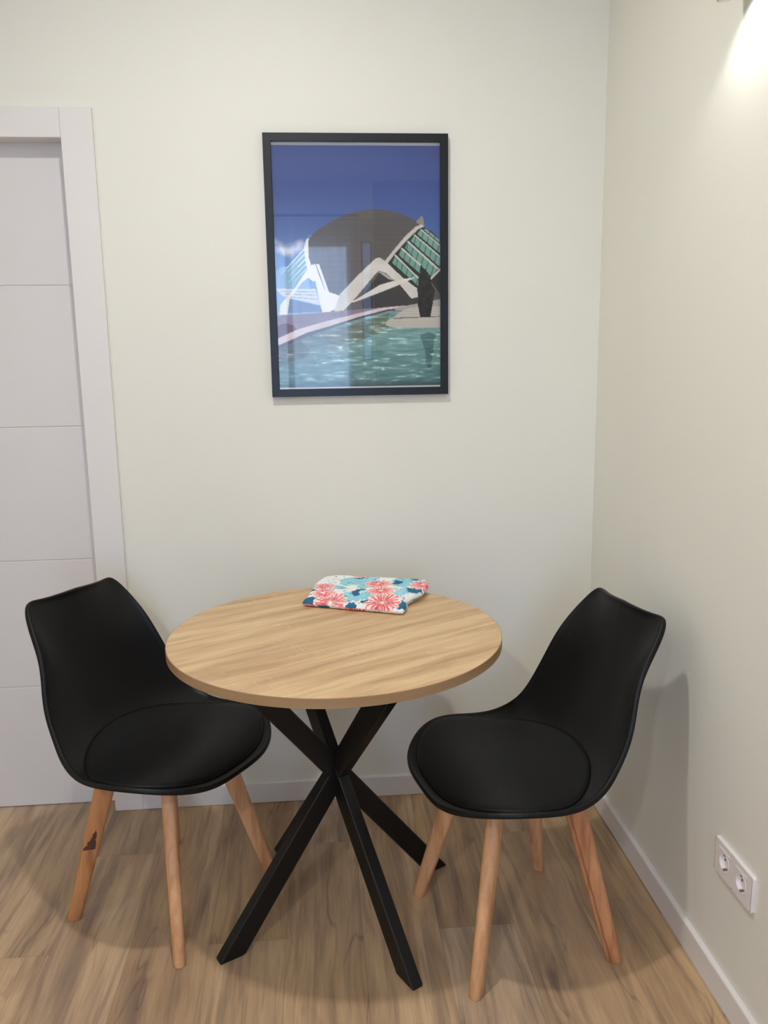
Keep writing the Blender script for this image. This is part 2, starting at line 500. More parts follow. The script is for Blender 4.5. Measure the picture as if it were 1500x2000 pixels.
# ------------------------------------------------------------------ lamps
def downlight(i, x, y, watts, rad):
    root = empty('ceiling_light', (x, y, CEIL))
    q = MB(); q.lathe([(rad, -.001), (rad, -.004), (rad + .012, -.005), (rad + .014, -.001)], (0, 0, 0), 48, False, False)
    q.build('trim_ring', M_trim, root)
    d = MB(); d.lathe([(rad - .001, -.003), (rad - .001, -.0015)], (0, 0, 0), 48)
    d.build('diffuser', M_lampdisc, root)
    L = bpy.data.lights.new('ceiling_light_beam', 'AREA'); L.shape = 'DISK'; L.size = rad * 2
    L.energy = watts; L.color = LAMP_COLOR; L.spread = math.radians(LAMP_SPREAD)
    lo = bpy.data.objects.new('ceiling_light_beam', L); lo.location = (0, 0, -.008); link(lo, root)
    where = ['above the round table', 'behind the viewer to the left', 'in front of the white door', 'added as fill for the back wall'][i]
    tag(root, 'small round recessed ceiling downlight ' + where, 'ceiling light', 'recessed ceiling downlights')
for i, d in enumerate(DOWNLIGHTS):
    downlight(i, *d)

def wall_spot():
    base = Vector((-0.002, -0.836, 2.130))
    root = empty('wall_lamp', base)
    M_cone = paint_mat('lamp_enamel', (165, 164, 160), 0.35, 0.0)
    q = MB(); q.lathe([(0.035, 0.0), (0.035, -0.016), (0.032, -0.018)], (0, 0, 0), 40, axis='x')
    q.build('wall_plate', M_cone, root)
    q = MB(); q.box((-.05, -.006, -.006), (-.015, .006, .006), .001); q.build('arm', M_cone, root)
    # tilted head
    prof = [(0.030, 0.055), (0.034, 0.05), (0.036, 0.0), (0.036, -0.062), (0.0345, -0.064), (0.033, -0.062), (0.033, -0.040)]
    h = MB(); h.lathe(prof, (0, 0, 0), 48, True, False)
    head = h.build('lamp_head', M_cone, root)
    head.location = (-0.058, 0, 0); head.rotation_euler = (0, math.radians(SPOT_TILT), 0)
    d = MB(); d.lathe([(0.0325, -0.041), (0.0325, -0.039)], (0, 0, 0), 40)
    dd = d.build('diffuser', M_spotdisc, head)
    L = bpy.data.lights.new('wall_lamp_beam', 'SPOT'); L.energy = SCONCE_W; L.color = (1.0, 0.98, 0.95)
    L.spot_size = math.radians(SPOT_SIZE); L.spot_blend = 0.45; L.shadow_soft_size = 0.02
    lo = bpy.data.objects.new('wall_lamp_beam', L); lo.location = (0, 0, -0.066); lo.rotation_euler = (0, 0, 0); link(lo, head)
    tag(root, 'small pale wall spotlight shining down the right wall', 'wall lamp')
SPOT_TILT = -16.0
SPOT_SIZE = 122.0
wall_spot()

# ------------------------------------------------------------------ picture
PX0, PX1, PZ0, PZ1 = -0.9816, -0.4607, 1.2972, 2.0252
PRINT_SHAPES = [
    ('haze', (150, 185, 225), [(-0.062, 0.524), (0.052, 0.49), (0.197, 0.496), (0.206, 0.684), (-0.072, 0.694)]),
    ('dome', (98, 95, 94), [(0.198, 0.387), (0.238, 0.355), (0.273, 0.338), (0.343, 0.31), (0.412, 0.289), (0.481, 0.273), (0.55, 0.265), (0.619, 0.262), (0.688, 0.266), (0.757, 0.278), (0.818, 0.296), (0.878, 0.322), (0.93, 0.377), (1.009, 0.494), (1.017, 0.672), (0.328, 0.685), (0.314, 0.608), (0.257, 0.52), (0.199, 0.467)]),
    ('domeshade', (74, 72, 72), [(0.522, 0.656), (0.541, 0.597), (0.631, 0.516), (0.683, 0.528), (0.77, 0.563), (0.875, 0.635), (0.875, 0.665), (0.539, 0.674)]),
    ('fin', (150, 148, 140), [(0.852, 0.313), (0.887, 0.289), (0.896, 0.292), (0.904, 0.328), (0.878, 0.326)]),
    ('canopydark', (62, 66, 64), [(0.666, 0.484), (0.79, 0.394), (0.891, 0.332), (0.948, 0.351), (1.022, 0.397), (1.022, 0.63), (0.947, 0.558), (0.867, 0.599), (0.77, 0.546)]),
    ('panes1', (122, 165, 152), [(0.706, 0.478), (0.724, 0.455), (0.863, 0.546), (0.863, 0.573)]),
    ('panes1', (122, 165, 152), [(0.746, 0.446), (0.764, 0.423), (0.881, 0.493), (0.876, 0.523)]),
    ('panes1', (122, 165, 152), [(0.786, 0.417), (0.803, 0.395), (0.982, 0.505), (0.949, 0.538)]),
    ('panes1', (126, 168, 156), [(0.821, 0.389), (0.843, 0.368), (1.022, 0.468), (1.004, 0.5)]),
    ('panes1', (132, 172, 160), [(0.86, 0.362), (0.882, 0.345), (1.022, 0.424), (1.022, 0.453)]),
    ('panes1', (136, 172, 162), [(0.896, 0.342), (0.917, 0.342), (1.022, 0.397), (1.022, 0.413)]),
    ('rail', (205, 205, 196), [(0.653, 0.478), (0.72, 0.423), (0.791, 0.368), (0.852, 0.332), (0.887, 0.323), (0.904, 0.331), (0.865, 0.343), (0.803, 0.382), (0.728, 0.437), (0.675, 0.484)]),
    ('rail', (205, 205, 196), [(0.719, 0.449), (0.728, 0.445), (0.869, 0.539), (0.863, 0.545)]),
    ('rail', (205, 205, 196), [(0.76, 0.421), (0.769, 0.417), (0.886, 0.487), (0.877, 0.492)]),
    ('rail', (205, 205, 196), [(0.797, 0.393), (0.806, 0.389), (0.991, 0.501), (0.982, 0.507)]),
    ('rail', (205, 205, 196), [(0.839, 0.366), (0.846, 0.363), (1.022, 0.463), (1.022, 0.47)]),
    ('rail', (205, 205, 196), [(0.878, 0.344), (0.885, 0.341), (1.022, 0.417), (1.022, 0.423)]),
    ('rail', (205, 205, 196), [(0.934, 0.544), (1.022, 0.485), (1.022, 0.497), (0.945, 0.549)]),
    ('leftglass', (140, 180, 205), [(0.028, 0.524), (0.113, 0.461), (0.189, 0.404), (0.197, 0.496), (0.116, 0.577), (0.025, 0.577)]),
    ('lg', (225, 238, 245), [(0.028, 0.526), (0.035, 0.519), (0.188, 0.41), (0.191, 0.416)]),
    ('lg', (225, 238, 245), [(0.036, 0.539), (0.042, 0.535), (0.192, 0.427), (0.193, 0.434)]),
    ('lg', (225, 238, 245), [(0.048, 0.551), (0.054, 0.548), (0.193, 0.45), (0.195, 0.457)]),
    ('lg', (225, 238, 245), [(0.065, 0.561), (0.07, 0.558), (0.197, 0.47), (0.197, 0.477)]),
    ('lg', (225, 238, 245), [(0.086, 0.57), (0.091, 0.568), (0.2, 0.487), (0.199, 0.495)]),
    ('leftroof', (215, 222, 232), [(-0.009, 0.58), (0.237, 0.583), (0.269, 0.65), (0.045, 0.613)]),
    ('lr', (165, 180, 200), [(0.02, 0.59), (0.238, 0.593), (0.24, 0.596), (0.025, 0.593)]),
    ('lr', (165, 180, 200), [(0.046, 0.6), (0.246, 0.607), (0.248, 0.61), (0.052, 0.604)]),
    ('lr', (165, 180, 200), [(0.054, 0.611), (0.252, 0.624), (0.254, 0.627), (0.062, 0.616)]),
    ('wallshade', (120, 140, 180), [(0.053, 0.618), (0.26, 0.652), (0.276, 0.678), (0.041, 0.68)]),
    ('arch', (228, 230, 236), [(0.015, 0.688), (0.022, 0.647), (0.062, 0.615), (0.116, 0.577), (0.161, 0.531), (0.197, 0.496), (0.224, 0.482), (0.248, 0.525), (0.229, 0.555), (0.196, 0.537), (0.16, 0.554), (0.124, 0.583), (0.079, 0.624), (0.063, 0.686)]),
    ('arch', (236, 238, 242), [(0.175, 0.415), (0.19, 0.384), (0.205, 0.375), (0.202, 0.404), (0.201, 0.45), (0.219, 0.496), (0.196, 0.519), (0.182, 0.467)]),
    ('arch', (230, 231, 236), [(0.219, 0.485), (0.241, 0.482), (0.281, 0.567), (0.322, 0.626), (0.318, 0.682), (0.276, 0.681), (0.253, 0.607)]),
    ('arch', (236, 236, 238), [(0.245, 0.482), (0.263, 0.481), (0.319, 0.596), (0.383, 0.611), (0.351, 0.667), (0.316, 0.679), (0.313, 0.62)]),
    ('arch2', (203, 200, 194), [(0.346, 0.676), (0.384, 0.605), (0.455, 0.556), (0.544, 0.498), (0.606, 0.46), (0.632, 0.456), (0.667, 0.472), (0.771, 0.54), (0.858, 0.584), (0.862, 0.62), (0.822, 0.626), (0.753, 0.569), (0.666, 0.519), (0.622, 0.51), (0.569, 0.55), (0.479, 0.621), (0.403, 0.675)]),
    ('arch2s', (160, 158, 154), [(0.613, 0.511), (0.657, 0.519), (0.726, 0.551), (0.683, 0.545)]),
    ('spike', (212, 210, 202), [(0.452, 0.638), (0.506, 0.618), (0.63, 0.568), (0.726, 0.55), (0.854, 0.537), (0.77, 0.563), (0.647, 0.595), (0.532, 0.624), (0.47, 0.639)]),
    ('plaza', (142, 128, 142), [(-0.072, 0.695), (0.206, 0.683), (0.451, 0.671), (0.61, 0.663), (0.751, 0.655), (0.503, 0.692), (0.292, 0.726), (0.142, 0.752), (-0.075, 0.741)]),
    ('browndome', (104, 74, 74), [(-0.033, 0.765), (-0.001, 0.736), (0.026, 0.725), (0.065, 0.724), (0.1, 0.733), (0.126, 0.753), (0.001, 0.786), (-0.034, 0.789)]),
    ('edge', (206, 194, 196), [(-0.034, 0.795), (0.125, 0.748), (0.292, 0.717), (0.468, 0.689), (0.627, 0.664), (0.795, 0.654), (0.795, 0.662), (0.68, 0.669), (0.503, 0.698), (0.326, 0.735), (0.185, 0.761), (-0.036, 0.826)]),
    ('edges', (92, 78, 88), [(-0.036, 0.826), (0.185, 0.762), (0.326, 0.736), (0.503, 0.699), (0.68, 0.671), (0.68, 0.677), (0.503, 0.707), (0.326, 0.745), (0.185, 0.778), (-0.037, 0.843)]),
    ('base', (170, 168, 160), [(0.716, 0.664), (1.022, 0.627), (1.022, 0.672), (0.724, 0.676)]),
    ('island', (196, 192, 182), [(0.661, 0.736), (0.666, 0.72), (0.715, 0.701), (0.751, 0.681), (0.804, 0.664), (0.875, 0.659), (1.022, 0.66), (1.022, 0.747), (0.892, 0.75), (0.714, 0.746)]),
    ('islands', (128, 122, 116), [(0.706, 0.705), (1.022, 0.699), (1.022, 0.703), (0.706, 0.71)]),
    ('tree', (58, 58, 56), [(0.862, 0.653), (0.869, 0.552), (0.886, 0.485), (0.899, 0.511), (0.91, 0.502), (0.929, 0.546), (0.94, 0.529), (0.947, 0.57), (0.969, 0.594), (0.953, 0.65), (0.939, 0.704), (0.875, 0.702)]),
]
WATER_SHAPES = [
    ('refltree', (78, 112, 110), [(0.874, 0.779), (0.928, 0.767), (0.972, 0.777), (0.954, 0.84), (0.94, 0.926), (0.913, 0.913), (0.905, 0.852)]),
    ('refldark', (110, 118, 100), [(0.272, 0.774), (0.503, 0.722), (0.68, 0.687), (0.679, 0.753), (0.5, 0.8), (0.323, 0.822)]),
    ('wall reflection', (100, 104, 96), [(-0.037, 0.843), (0.14, 0.796), (0.199, 0.845), (0.145, 0.869), (-0.014, 0.903)]),
]

SKY = [(0.0, (72, 84, 136)), (0.18, (80, 97, 150)), (0.36, (88, 112, 164)), (0.5, (110, 143, 194)), (0.66, (150, 182, 224))]

def inside(poly, U, V):
    ins = np.zeros(U.shape, bool); n = len(poly)
    for i in range(n):
        (xa, ya), (xb, yb) = poly[i], poly[(i + 1) % n]
        if ya == yb: continue
        ins ^= ((ya > V) != (yb > V)) & (U < (xb - xa) * (V - ya) / (yb - ya) + xa)
    return ins

def value_noise(U, V, seed=0):
    rng = np.random.default_rng(seed); T = rng.random((256, 256))
    iu = np.floor(U).astype(int); iv = np.floor(V).astype(int); fu = U - iu; fv = V - iv
    fu = fu * fu * (3 - 2 * fu); fv = fv * fv * (3 - 2 * fv)
    g = lambda a, b: T[a % 256, b % 256]
    return (g(iu, iv) * (1 - fu) + g(iu + 1, iv) * fu) * (1 - fv) + (g(iu, iv + 1) * (1 - fu) + g(iu + 1, iv + 1) * fu) * fv

def fbm(U, V, seed=0, o=4):
    r = 0; a = .5; s = 0
    for i in range(o):
        r = r + a * value_noise(U * 2**i, V * 2**i, seed + i); s += a; a *= .5
    return r / s

def color_grid(name, P, C, mat, parent=None, faces_mask=None):
    """grid of points P (r,c,3) with sRGB colours C (r,c,3), one mesh"""
    R, Cn = P.shape[:2]
    idx = np.arange(R * Cn).reshape(R, Cn)
    F = np.stack([idx[:-1, :-1], idx[1:, :-1], idx[1:, 1:], idx[:-1, 1:]], -1).reshape(-1, 4)
    me = bpy.data.meshes.new(name)
    me.vertices.add(R * Cn); me.vertices.foreach_set('co', P.reshape(-1).astype(np.float32))
    me.loops.add(F.size); me.loops.foreach_set('vertex_index', F.reshape(-1).astype(np.int32))
    me.polygons.add(len(F)); me.polygons.foreach_set('loop_start', np.arange(0, F.size, 4, dtype=np.int32))
    me.update(calc_edges=True)
    at = me.color_attributes.new('print', 'FLOAT_COLOR', 'POINT')
    L = C / 255.0; L = np.where(L <= 0.04045, L / 12.92, ((L + 0.055) / 1.055) ** 2.4)
    at.data.foreach_set('color', np.concatenate([L.reshape(-1, 3), np.ones((R * Cn, 1))], 1).reshape(-1).astype(np.float32))
    me.polygons.foreach_set('use_smooth', [True] * len(F))
    me.materials.append(mat)
    o = bpy.data.objects.new(name, me)
    return link(o, parent)

def print_mat(name, rough, sheen=False):
    t = NT(name)
    a = t.n('ShaderNodeAttribute', attribute_name='print')
    t.val(t.b.inputs['Base Color'], a.outputs['Color']); t.set(Roughness=rough)
    if sheen:
        nn = t.noise(t.obj(), 900, 2); t.bump(nn, 0.25, 0.0008)
        t.b.inputs['Specular IOR Level'].default_value = 0.2
    else:
        t.b.inputs['Specular IOR Level'].default_value = 0.1
    return t.mat

def picture():
    root = empty('framed_picture', ((PX0 + PX1) / 2, 0, PZ0))
    ox, oz = root.location.x, root.location.z
    W = 0.022; D = 0.020
    x0, x1, z0, z1 = PX0 - ox, PX1 - ox, 0.0, PZ1 - PZ0
    f = MB()
    # mitred moulding: cross section (inset, depth)
    prof = [(0, 0.001), (0, D - .001), (.001, D), (W - .001, D), (W, D - .001), (W, .001)]
    rings = []
    for (cx, cz, sx, sz) in ((x0, z0, 1, 1), (x1, z0, -1, 1), (x1, z1, -1, -1), (x0, z1, 1, -1), (x0, z0, 1, 1)):
        rings.append([(cx + sx * a, -d, cz + sz * a) for a, d in prof])
    f.rings(rings, False, False)
    f.build('frame', M_frame, root, smooth=False)
    b = MB(); b.box((x0 + .004, -.006, z0 + .004), (x1 - .004, -.001, z1 - .004)); b.build('backing_board', paint_mat('backing_white', (236, 236, 240), .6, 0), root, smooth=False)
    # print
    nu, nv = 300, 430
    u = np.linspace(0, 1, nu); v = np.linspace(0.012, 0.992, nv); U, V = np.meshgrid(u, v)
    C = np.zeros((nv, nu, 3))
    sk = [s for s, _ in SKY]
    for ch in range(3):
        C[..., ch] = np.interp(V, sk, [c[ch] for _, c in SKY])
    # left side of the sky a little paler
    C += (1 - U)[..., None] * np.clip(V - .2, 0, 1)[..., None] * np.array([10, 20, 24])
    cl = fbm(U * 14, V * 22, 3) * np.exp(-((V - 0.405 - .02 * np.sin(U * 20)) / 0.028) ** 2) * np.clip((0.30 - U) / .1, 0, 1)
    C += (np.array([225, 222, 235]) - C) * np.clip(cl * 2.2 - .25, 0, .9)[..., None]
    # water
    wl = 0.70 - 0.03 * (U > 0.55)
    water = V > wl
    rip = fbm(U * 17 + 3 * fbm(U * 6, V * 20, 11), V * 130, 7, 3)
    base = np.array([128, 166, 164]) + (np.array([98, 134, 134]) - np.array([128, 166, 164])) * np.clip((V - .8) / .2, 0, 1)[..., None]
    base = base + (np.array([108, 112, 100]) - base) * (np.clip((.55 - U) / .5, 0, 1) * np.clip((.92 - V) / .15, 0, 1))[..., None]
    for n_, c, P in WATER_SHAPES:
        k = inside(P, U + .02 * (rip - .5), V)
        base[k] = base[k] * .25 + np.array(c) * .75
    wc = base + (rip - .5)[..., None] * 60 + np.clip(rip - .64, 0, 1)[..., None] * 330
    wc = wc + np.clip((V - .965) / .02, 0, 1)[..., None] * (np.array([70, 88, 92]) - wc) * .7
    C[water] = wc[water]
    for n_, c, P in PRINT_SHAPES:
        k = inside(P, U, V)
        cc = np.array(c, float)[None, :] * np.ones((k.sum(), 1))
        if n_ == 'dome':
            cc = cc + (((V[k] * 260) % 2) < 1)[:, None] * 5 + (fbm(U[k] * 8, V[k] * 30, 2) - .5)[:, None] * 8
        elif n_ == 'panes1':
            g = ((U[k] * 1.0 + V[k] * 0.4) * 26) % 1
            cc = cc * np.where(g < .12, .5, 1)[:, None]
        elif n_ == 'tree':
            cc = cc + (fbm(U[k] * 50, V[k] * 70, 5) - .5)[:, None] * 20
        elif n_ == 'islands' or n_ == 'island':
            cc = cc - (((V[k] * 90) % 1) < .18)[:, None] * 14
        elif n_.startswith('arch') or n_ == 'edge' or n_ == 'spike':
            cc = cc * 1.06 + (fbm(U[k] * 20, V[k] * 28, 9) - .5)[:, None] * 26
        elif n_ == 'plaza':
            cc = cc + (fbm(U[k] * 20, V[k] * 90, 19) - .5)[:, None] * 16
        C[k] = cc
    C = np.clip(C * 1.01 + 2, 0, 245)
    ix0, ix1, iz0, iz1 = x0 + .016, x1 - .016, z0 + W, z1 - W
    uu0, uu1 = PX0 + W, PX1 - W
    P = np.stack([(x0 + W) + U * (x1 - x0 - 2 * W), np.full(U.shape, -.0075), (z1 - W) - V * (z1 - z0 - 2 * W)], -1)
    pr = color_grid('print', P, C, print_mat('printed_paper', 0.6), root)
    sol = pr.modifiers.new('paper', 'SOLIDIFY'); sol.thickness = 0.0005; sol.offset = 0
    pr['label'] = 'print of a grey domed hall beside a turquoise pool'
    t = NT('picture_glazing')
    fr = t.n('ShaderNodeFresnel'); fr.inputs['IOR'].default_value = 1.5
    gl = t.n('ShaderNodeBsdfGlossy'); gl.inputs['Roughness'].default_value = 0.015
    tp = t.n('ShaderNodeBsdfTransparent')
    mx = t.n('ShaderNodeMixShader')
    geo = t.n('ShaderNodeNewGeometry')      # reflect only on outward faces of the thin pane
    t.val(mx.inputs[0], t.math('MULTIPLY', t.math('MINIMUM', t.math('MULTIPLY', fr.outputs[0], 2.0), 1.0), t.math('SUBTRACT', 1.0, geo.outputs['Backfacing'])))
    t.t.links.new(tp.outputs[0], mx.inputs[1]); t.t.links.new(gl.outputs[0], mx.inputs[2])
    t.t.links.new(mx.outputs[0], t.t.nodes['Material Output'].inputs['Surface'])
    g = MB(); g.box((x0 + .018, -.0125, z0 + .018), (x1 - .018, -.0105, z1 - .018)); g.build('glazing', t.mat, root, smooth=False)
    tag(root, 'black framed picture of a domed building by water hanging on the wall', 'picture')
picture()

# ------------------------------------------------------------------ socket
def socket():
    cy = -0.9745; cz = 0.330
    root = empty('double_socket', (0, cy, cz))
    q = MB()
    # rounded face plate: stack of rounded rectangles along -x
    def rr(hw, hh, r, x):
        pts = []
        for cx, cz_, a0 in ((hw - r, hh - r, 0), (-hw + r, hh - r, 90), (-hw + r, -hh + r, 180), (hw - r, -hh + r, 270)):
            for k in range(7):
                a = math.radians(a0 + 15 * k); pts.append((x, cx + r * math.cos(a), cz_ + r * math.sin(a)))
        return pts
    q.rings([rr(.0785, .040, .005, -.0003), rr(.0785, .040, .005, -.0078), rr(.0772, .0387, .004, -.0088)][::-1], False, True)
    HW, HH = .0772, .0387
    for s in (-1, 1):
        # left and right half of the front, each a rectangle with a round hole
        ya, yb = (0.0, HW) if s > 0 else (-HW, 0.0); yc = s * .0355; n = 64
        outer = []; inner = []
        for j in range(n):
            a = 2 * math.pi * j / n; c_, s_ = math.cos(a), math.sin(a)
            tx = ((yb - .0012 * (s > 0) - yc) / c_) if c_ > 1e-9 else ((ya + .0012 * (s < 0) - yc) / c_ if c_ < -1e-9 else 1e9)
            tz = (HH / abs(s_)) if abs(s_) > 1e-9 else 1e9
            t_ = min(tx, tz)
            outer.append((-.0088, yc + c_ * t_, s_ * t_)); inner.append((-.0088, yc + c_ * .0212, s_ * .0212))
        q.rings([outer, inner], False, False)
    q.build('face_plate', M_white_plastic, root, angle=30)
    for s in (-1, 1):
        yc = s * 0.0355
        n = 64; q = MB()
        ci = [(math.cos(2 * math.pi * j / n), math.sin(2 * math.pi * j / n)) for j in range(n)]
        R = [[(-x_, yc + a * r_, b * r_) for a, b in ci] for r_, x_ in
             ((.0212, .0088), (.0212, .0094), (.0206, .0098), (.0194, .0096), (.0190, .0090), (.0184, .0022), (.0176, .0014))]
        q.rings(R[::-1], True, False)
        ins = q.build('socket_well', M_white_plastic, root, angle=35)
        ld = MB(); ld.box((-.0102, yc - .0235, .0245), (-.0087, yc + .0235, .0262), .0004)
        ld.build('ridge', M_white_plastic, ins)
        for k in (-1, 1):
            h = MB(); h.lathe([(.0027, -.0019), (.0027, -.0010)], (0, yc + k * .0095, 0), 20, axis='x')
            h.build('contact_hole', M_dark_hole, ins)
            e = MB(); e.box((-.0100, yc - .0028, k * .0172 - .0018), (-.0015, yc + .0028, k * .0172 + .0018), .0003); e.build('earth_clip', M_clip, ins)
    tag(root, 'white double wall socket low on the right wall', 'socket')
socket()

# ------------------------------------------------------------------ table
def table():
    TX, TY = -0.8229, -0.5490; R = 0.4029; ZT = 0.7518; TH = 0.0225
    root = empty('round_table', (TX, TY, 0))
    q = MB(); q.lathe([(0.0005, ZT - TH), (R - .001, ZT - TH), (R - .001, ZT - .0008), (R - .0016, ZT), (0.0005, ZT)], n=160)
    tt = q.build('tabletop', M_top, root, angle=30)
    e = MB(); e.lathe([(R - .0012, ZT - TH), (R, ZT - TH + .0008), (R, ZT - .0008), (R - .0012, ZT - .0001)], n=160, cap0=False, cap1=False)
    eb = e.build('edge_band', M_edge, tt, angle=25); eb['label'] = 'oak edging strip'
    # four slanted box-section legs crossing in the middle
    zc = 0.385; zt = ZT - TH - 0.004
    hr = 0.0330; hw = 0.0150
    cx, cy = -0.006, -0.008
    for a_deg, wob in ((209.0, 0), (299.5, 0), (29.5, 0), (121.0, 0)):
        a = math.radians(a_deg); d = Vector((math.cos(a), math.sin(a), 0)); n = Vector((-d.y, d.x, 0))
        rf = 0.308; rt = -0.268
        b = MB(); rings = []
        for z in (0.004, zt):
            r = rf + (rt - rf) * (z - 0.0) / zt
            rr_ = []
            ch = .0025
            for p, w in ((-hr + ch, -hw), (hr - ch, -hw), (hr, -hw + ch), (hr, hw - ch), (hr - ch, hw), (-hr + ch, hw), (-hr, hw - ch), (-hr, -hw + ch)):
                v = d * (r + p) + n * w
                rr_.append((cx + v.x, cy + v.y, z))
            rings.append(rr_)
        b.rings(rings)
        lg = b.build('leg', M_steel, root, smooth=False)
        pd = MB()
        ring0 = []; ring1 = []
        for p, w in ((-hr + .004, -hw + .002), (hr - .004, -hw + .002), (hr - .004, hw - .002), (-hr + .004, hw - .002)):
            v = d * (rf + p) + n * w
            ring0.append((cx + v.x, cy + v.y, 0.0002)); ring1.append((cx + v.x, cy + v.y, 0.004))
        pd.rings([ring0, ring1]); pd.build('foot_pad', M_steel, lg, smooth=False)
        pl = MB(); v0 = d * rt
        ringa = []; ringb = []
        for p, w in ((-.055, -.03), (.055, -.03), (.055, .03), (-.055, .03)):
            v = v0 + d * p + n * w
            ringa.append((cx + v.x, cy + v.y, zt - 0.0005)); ringb.append((cx + v.x, cy + v.y, ZT - TH - .0002))
        pl.rings([ringa, ringb]); pl.build('mounting_plate', M_steel, root, smooth=False)
    tag(root, 'round oak-topped dining table on crossed black metal legs', 'table')
    return root
table()

# ------------------------------------------------------------------ chairs
SV = [0, .12, .28, .42, .52, .62, .80, 1.0]
CF = [0.2461, 0.1523, 0.0393, -0.069, -0.149, -0.2027, -0.2524, -0.2979]     # forward
CZ = [0.4257, 0.4388, 0.4316, 0.4352, 0.4701, 0.542, 0.6667, 0.8186]         # height
CW = [0.2145, 0.2561, 0.2625, 0.2482, 0.2287, 0.2162, 0.1875, 0.1805]        # half width
CC = [0.0271, 0.0283, 0.0263, 0.0359, 0.0578, 0.0646, 0.0531, 0.0254]        # how far the sides curl up
CN = (3.75, 5.6059)
CE = [0.004, -0.0017, 0.0157, -0.0004, 0.0163]                                # side flange rolling back
CG = (0.0115, -0.0044, 1.1701)
KA = [0, .35, .65, .85, 1.0]
KZ = [0.0018, 0.0014, 0.0085, 0.0154, -0.0122]                                # wave of the top edge
KF = [0.018, 0.01, -0.0115, -0.0159, 0.0082]

def shell_pt(a, v):
    f = spl(SV, CF, v); z = spl(SV, CZ, v); w = spl(SV, CW, v); c = spl(SV, CC, v); e = 1e-3
    df = spl(SV, CF, v + e) - spl(SV, CF, v - e); dz = spl(SV, CZ, v + e) - spl(SV, CZ, v - e)
    L = np.hypot(df, dz); nf = dz / L; nz = -df / L
    ab = np.abs(a)
    ev = spl([0, .35, .6, .85, 1], CE, v)
    fl = np.clip((ab - .5) / .5, 0, 1.1) ** 2
    k = c * ab ** 2.6 - ev * fl
    top = np.clip((v - .75) / .25, 0, 1.1) ** 2
    t5 = np.clip((v - .7) / .3, 0, 1.05) ** 2; aa = np.minimum(ab, 1.02)
    return np.stack([w * a, f + nf * k - CG[1] * top * (1 - a * a) + t5 * spl(KA, KF, aa),
                     z + nz * k - CG[0] * ab ** CG[2] * top + t5 * spl(KA, KZ, aa)], -1)

def shell_nrm(a, v):
    e = 2e-3
    da = shell_pt(a + e, v) - shell_pt(a - e, v); dv = shell_pt(a, v + e) - shell_pt(a, v - e)
    n = np.cross(da, dv)
    n /= np.linalg.norm(n, axis=-1, keepdims=True)
    # toward the sitter
    s = np.sign(n[..., 2:3] * 1.0 + n[..., 1:2] * 0.7); s[s == 0] = 1
    return n * s

def squircle(A, B, n0, n1):
    n = np.where(B < 0, n0, n1)
    mm = np.maximum(np.abs(A), np.abs(B)); d = (np.abs(A) ** n + np.abs(B) ** n) ** (1 / n)
    s = np.where(d > 0, mm / np.maximum(d, 1e-9), 0)
    return A * s, B * s

def perim(N):
    r = [(0, j) for j in range(N - 1)] + [(i, N - 1) for i in range(N - 1)] + [(N - 1, j) for j in range(N - 1, 0, -1)] + [(i, 0) for i in range(N - 1, 0, -1)]
    return r

def sheet(top, bot_rings, bottom):
    """closed mesh: top grid, border rings, bottom grid"""
    N = top.shape[0]; pr = perim(N); q = MB()
    vs_ = [tuple(p) for p in top.reshape(-1, 3)]; idx = np.arange(N * N).reshape(N, N); fs = []
    for i in range(N - 1):
        for j in range(N - 1):
            fs.append((idx[i, j], idx[i, j + 1], idx[i + 1, j + 1], idx[i + 1, j]))
    last = [idx[i, j] for i, j in pr]; n = len(pr)
    for R in bot_rings:
        cur = list(range(len(vs_), len(vs_) + n)); vs_ += [tuple(p) for p in R]
        for k in range(n):
            l = (k + 1) % n; fs.append((last[l], last[k], cur[k], cur[l]))
        last = cur
    off = len(vs_); vs_ += [tuple(p) for p in bottom.reshape(-1, 3)]
    for i in range(N - 1):
        for j in range(N - 1):
            fs.append((off + idx[i, j], off + idx[i + 1, j], off + idx[i + 1, j + 1], off + idx[i, j + 1]))
    cur = [off + idx[i, j] for i, j in pr]
    for k in range(n):
        l = (k + 1) % n; fs.append((last[l], last[k], cur[k], cur[l]))
    q.add(vs_, fs)
    return q

def swap(P):          # (side, forward, up) -> local x = forward, y = side
    return np.stack([P[..., 1], P[..., 0], P[..., 2]], -1)

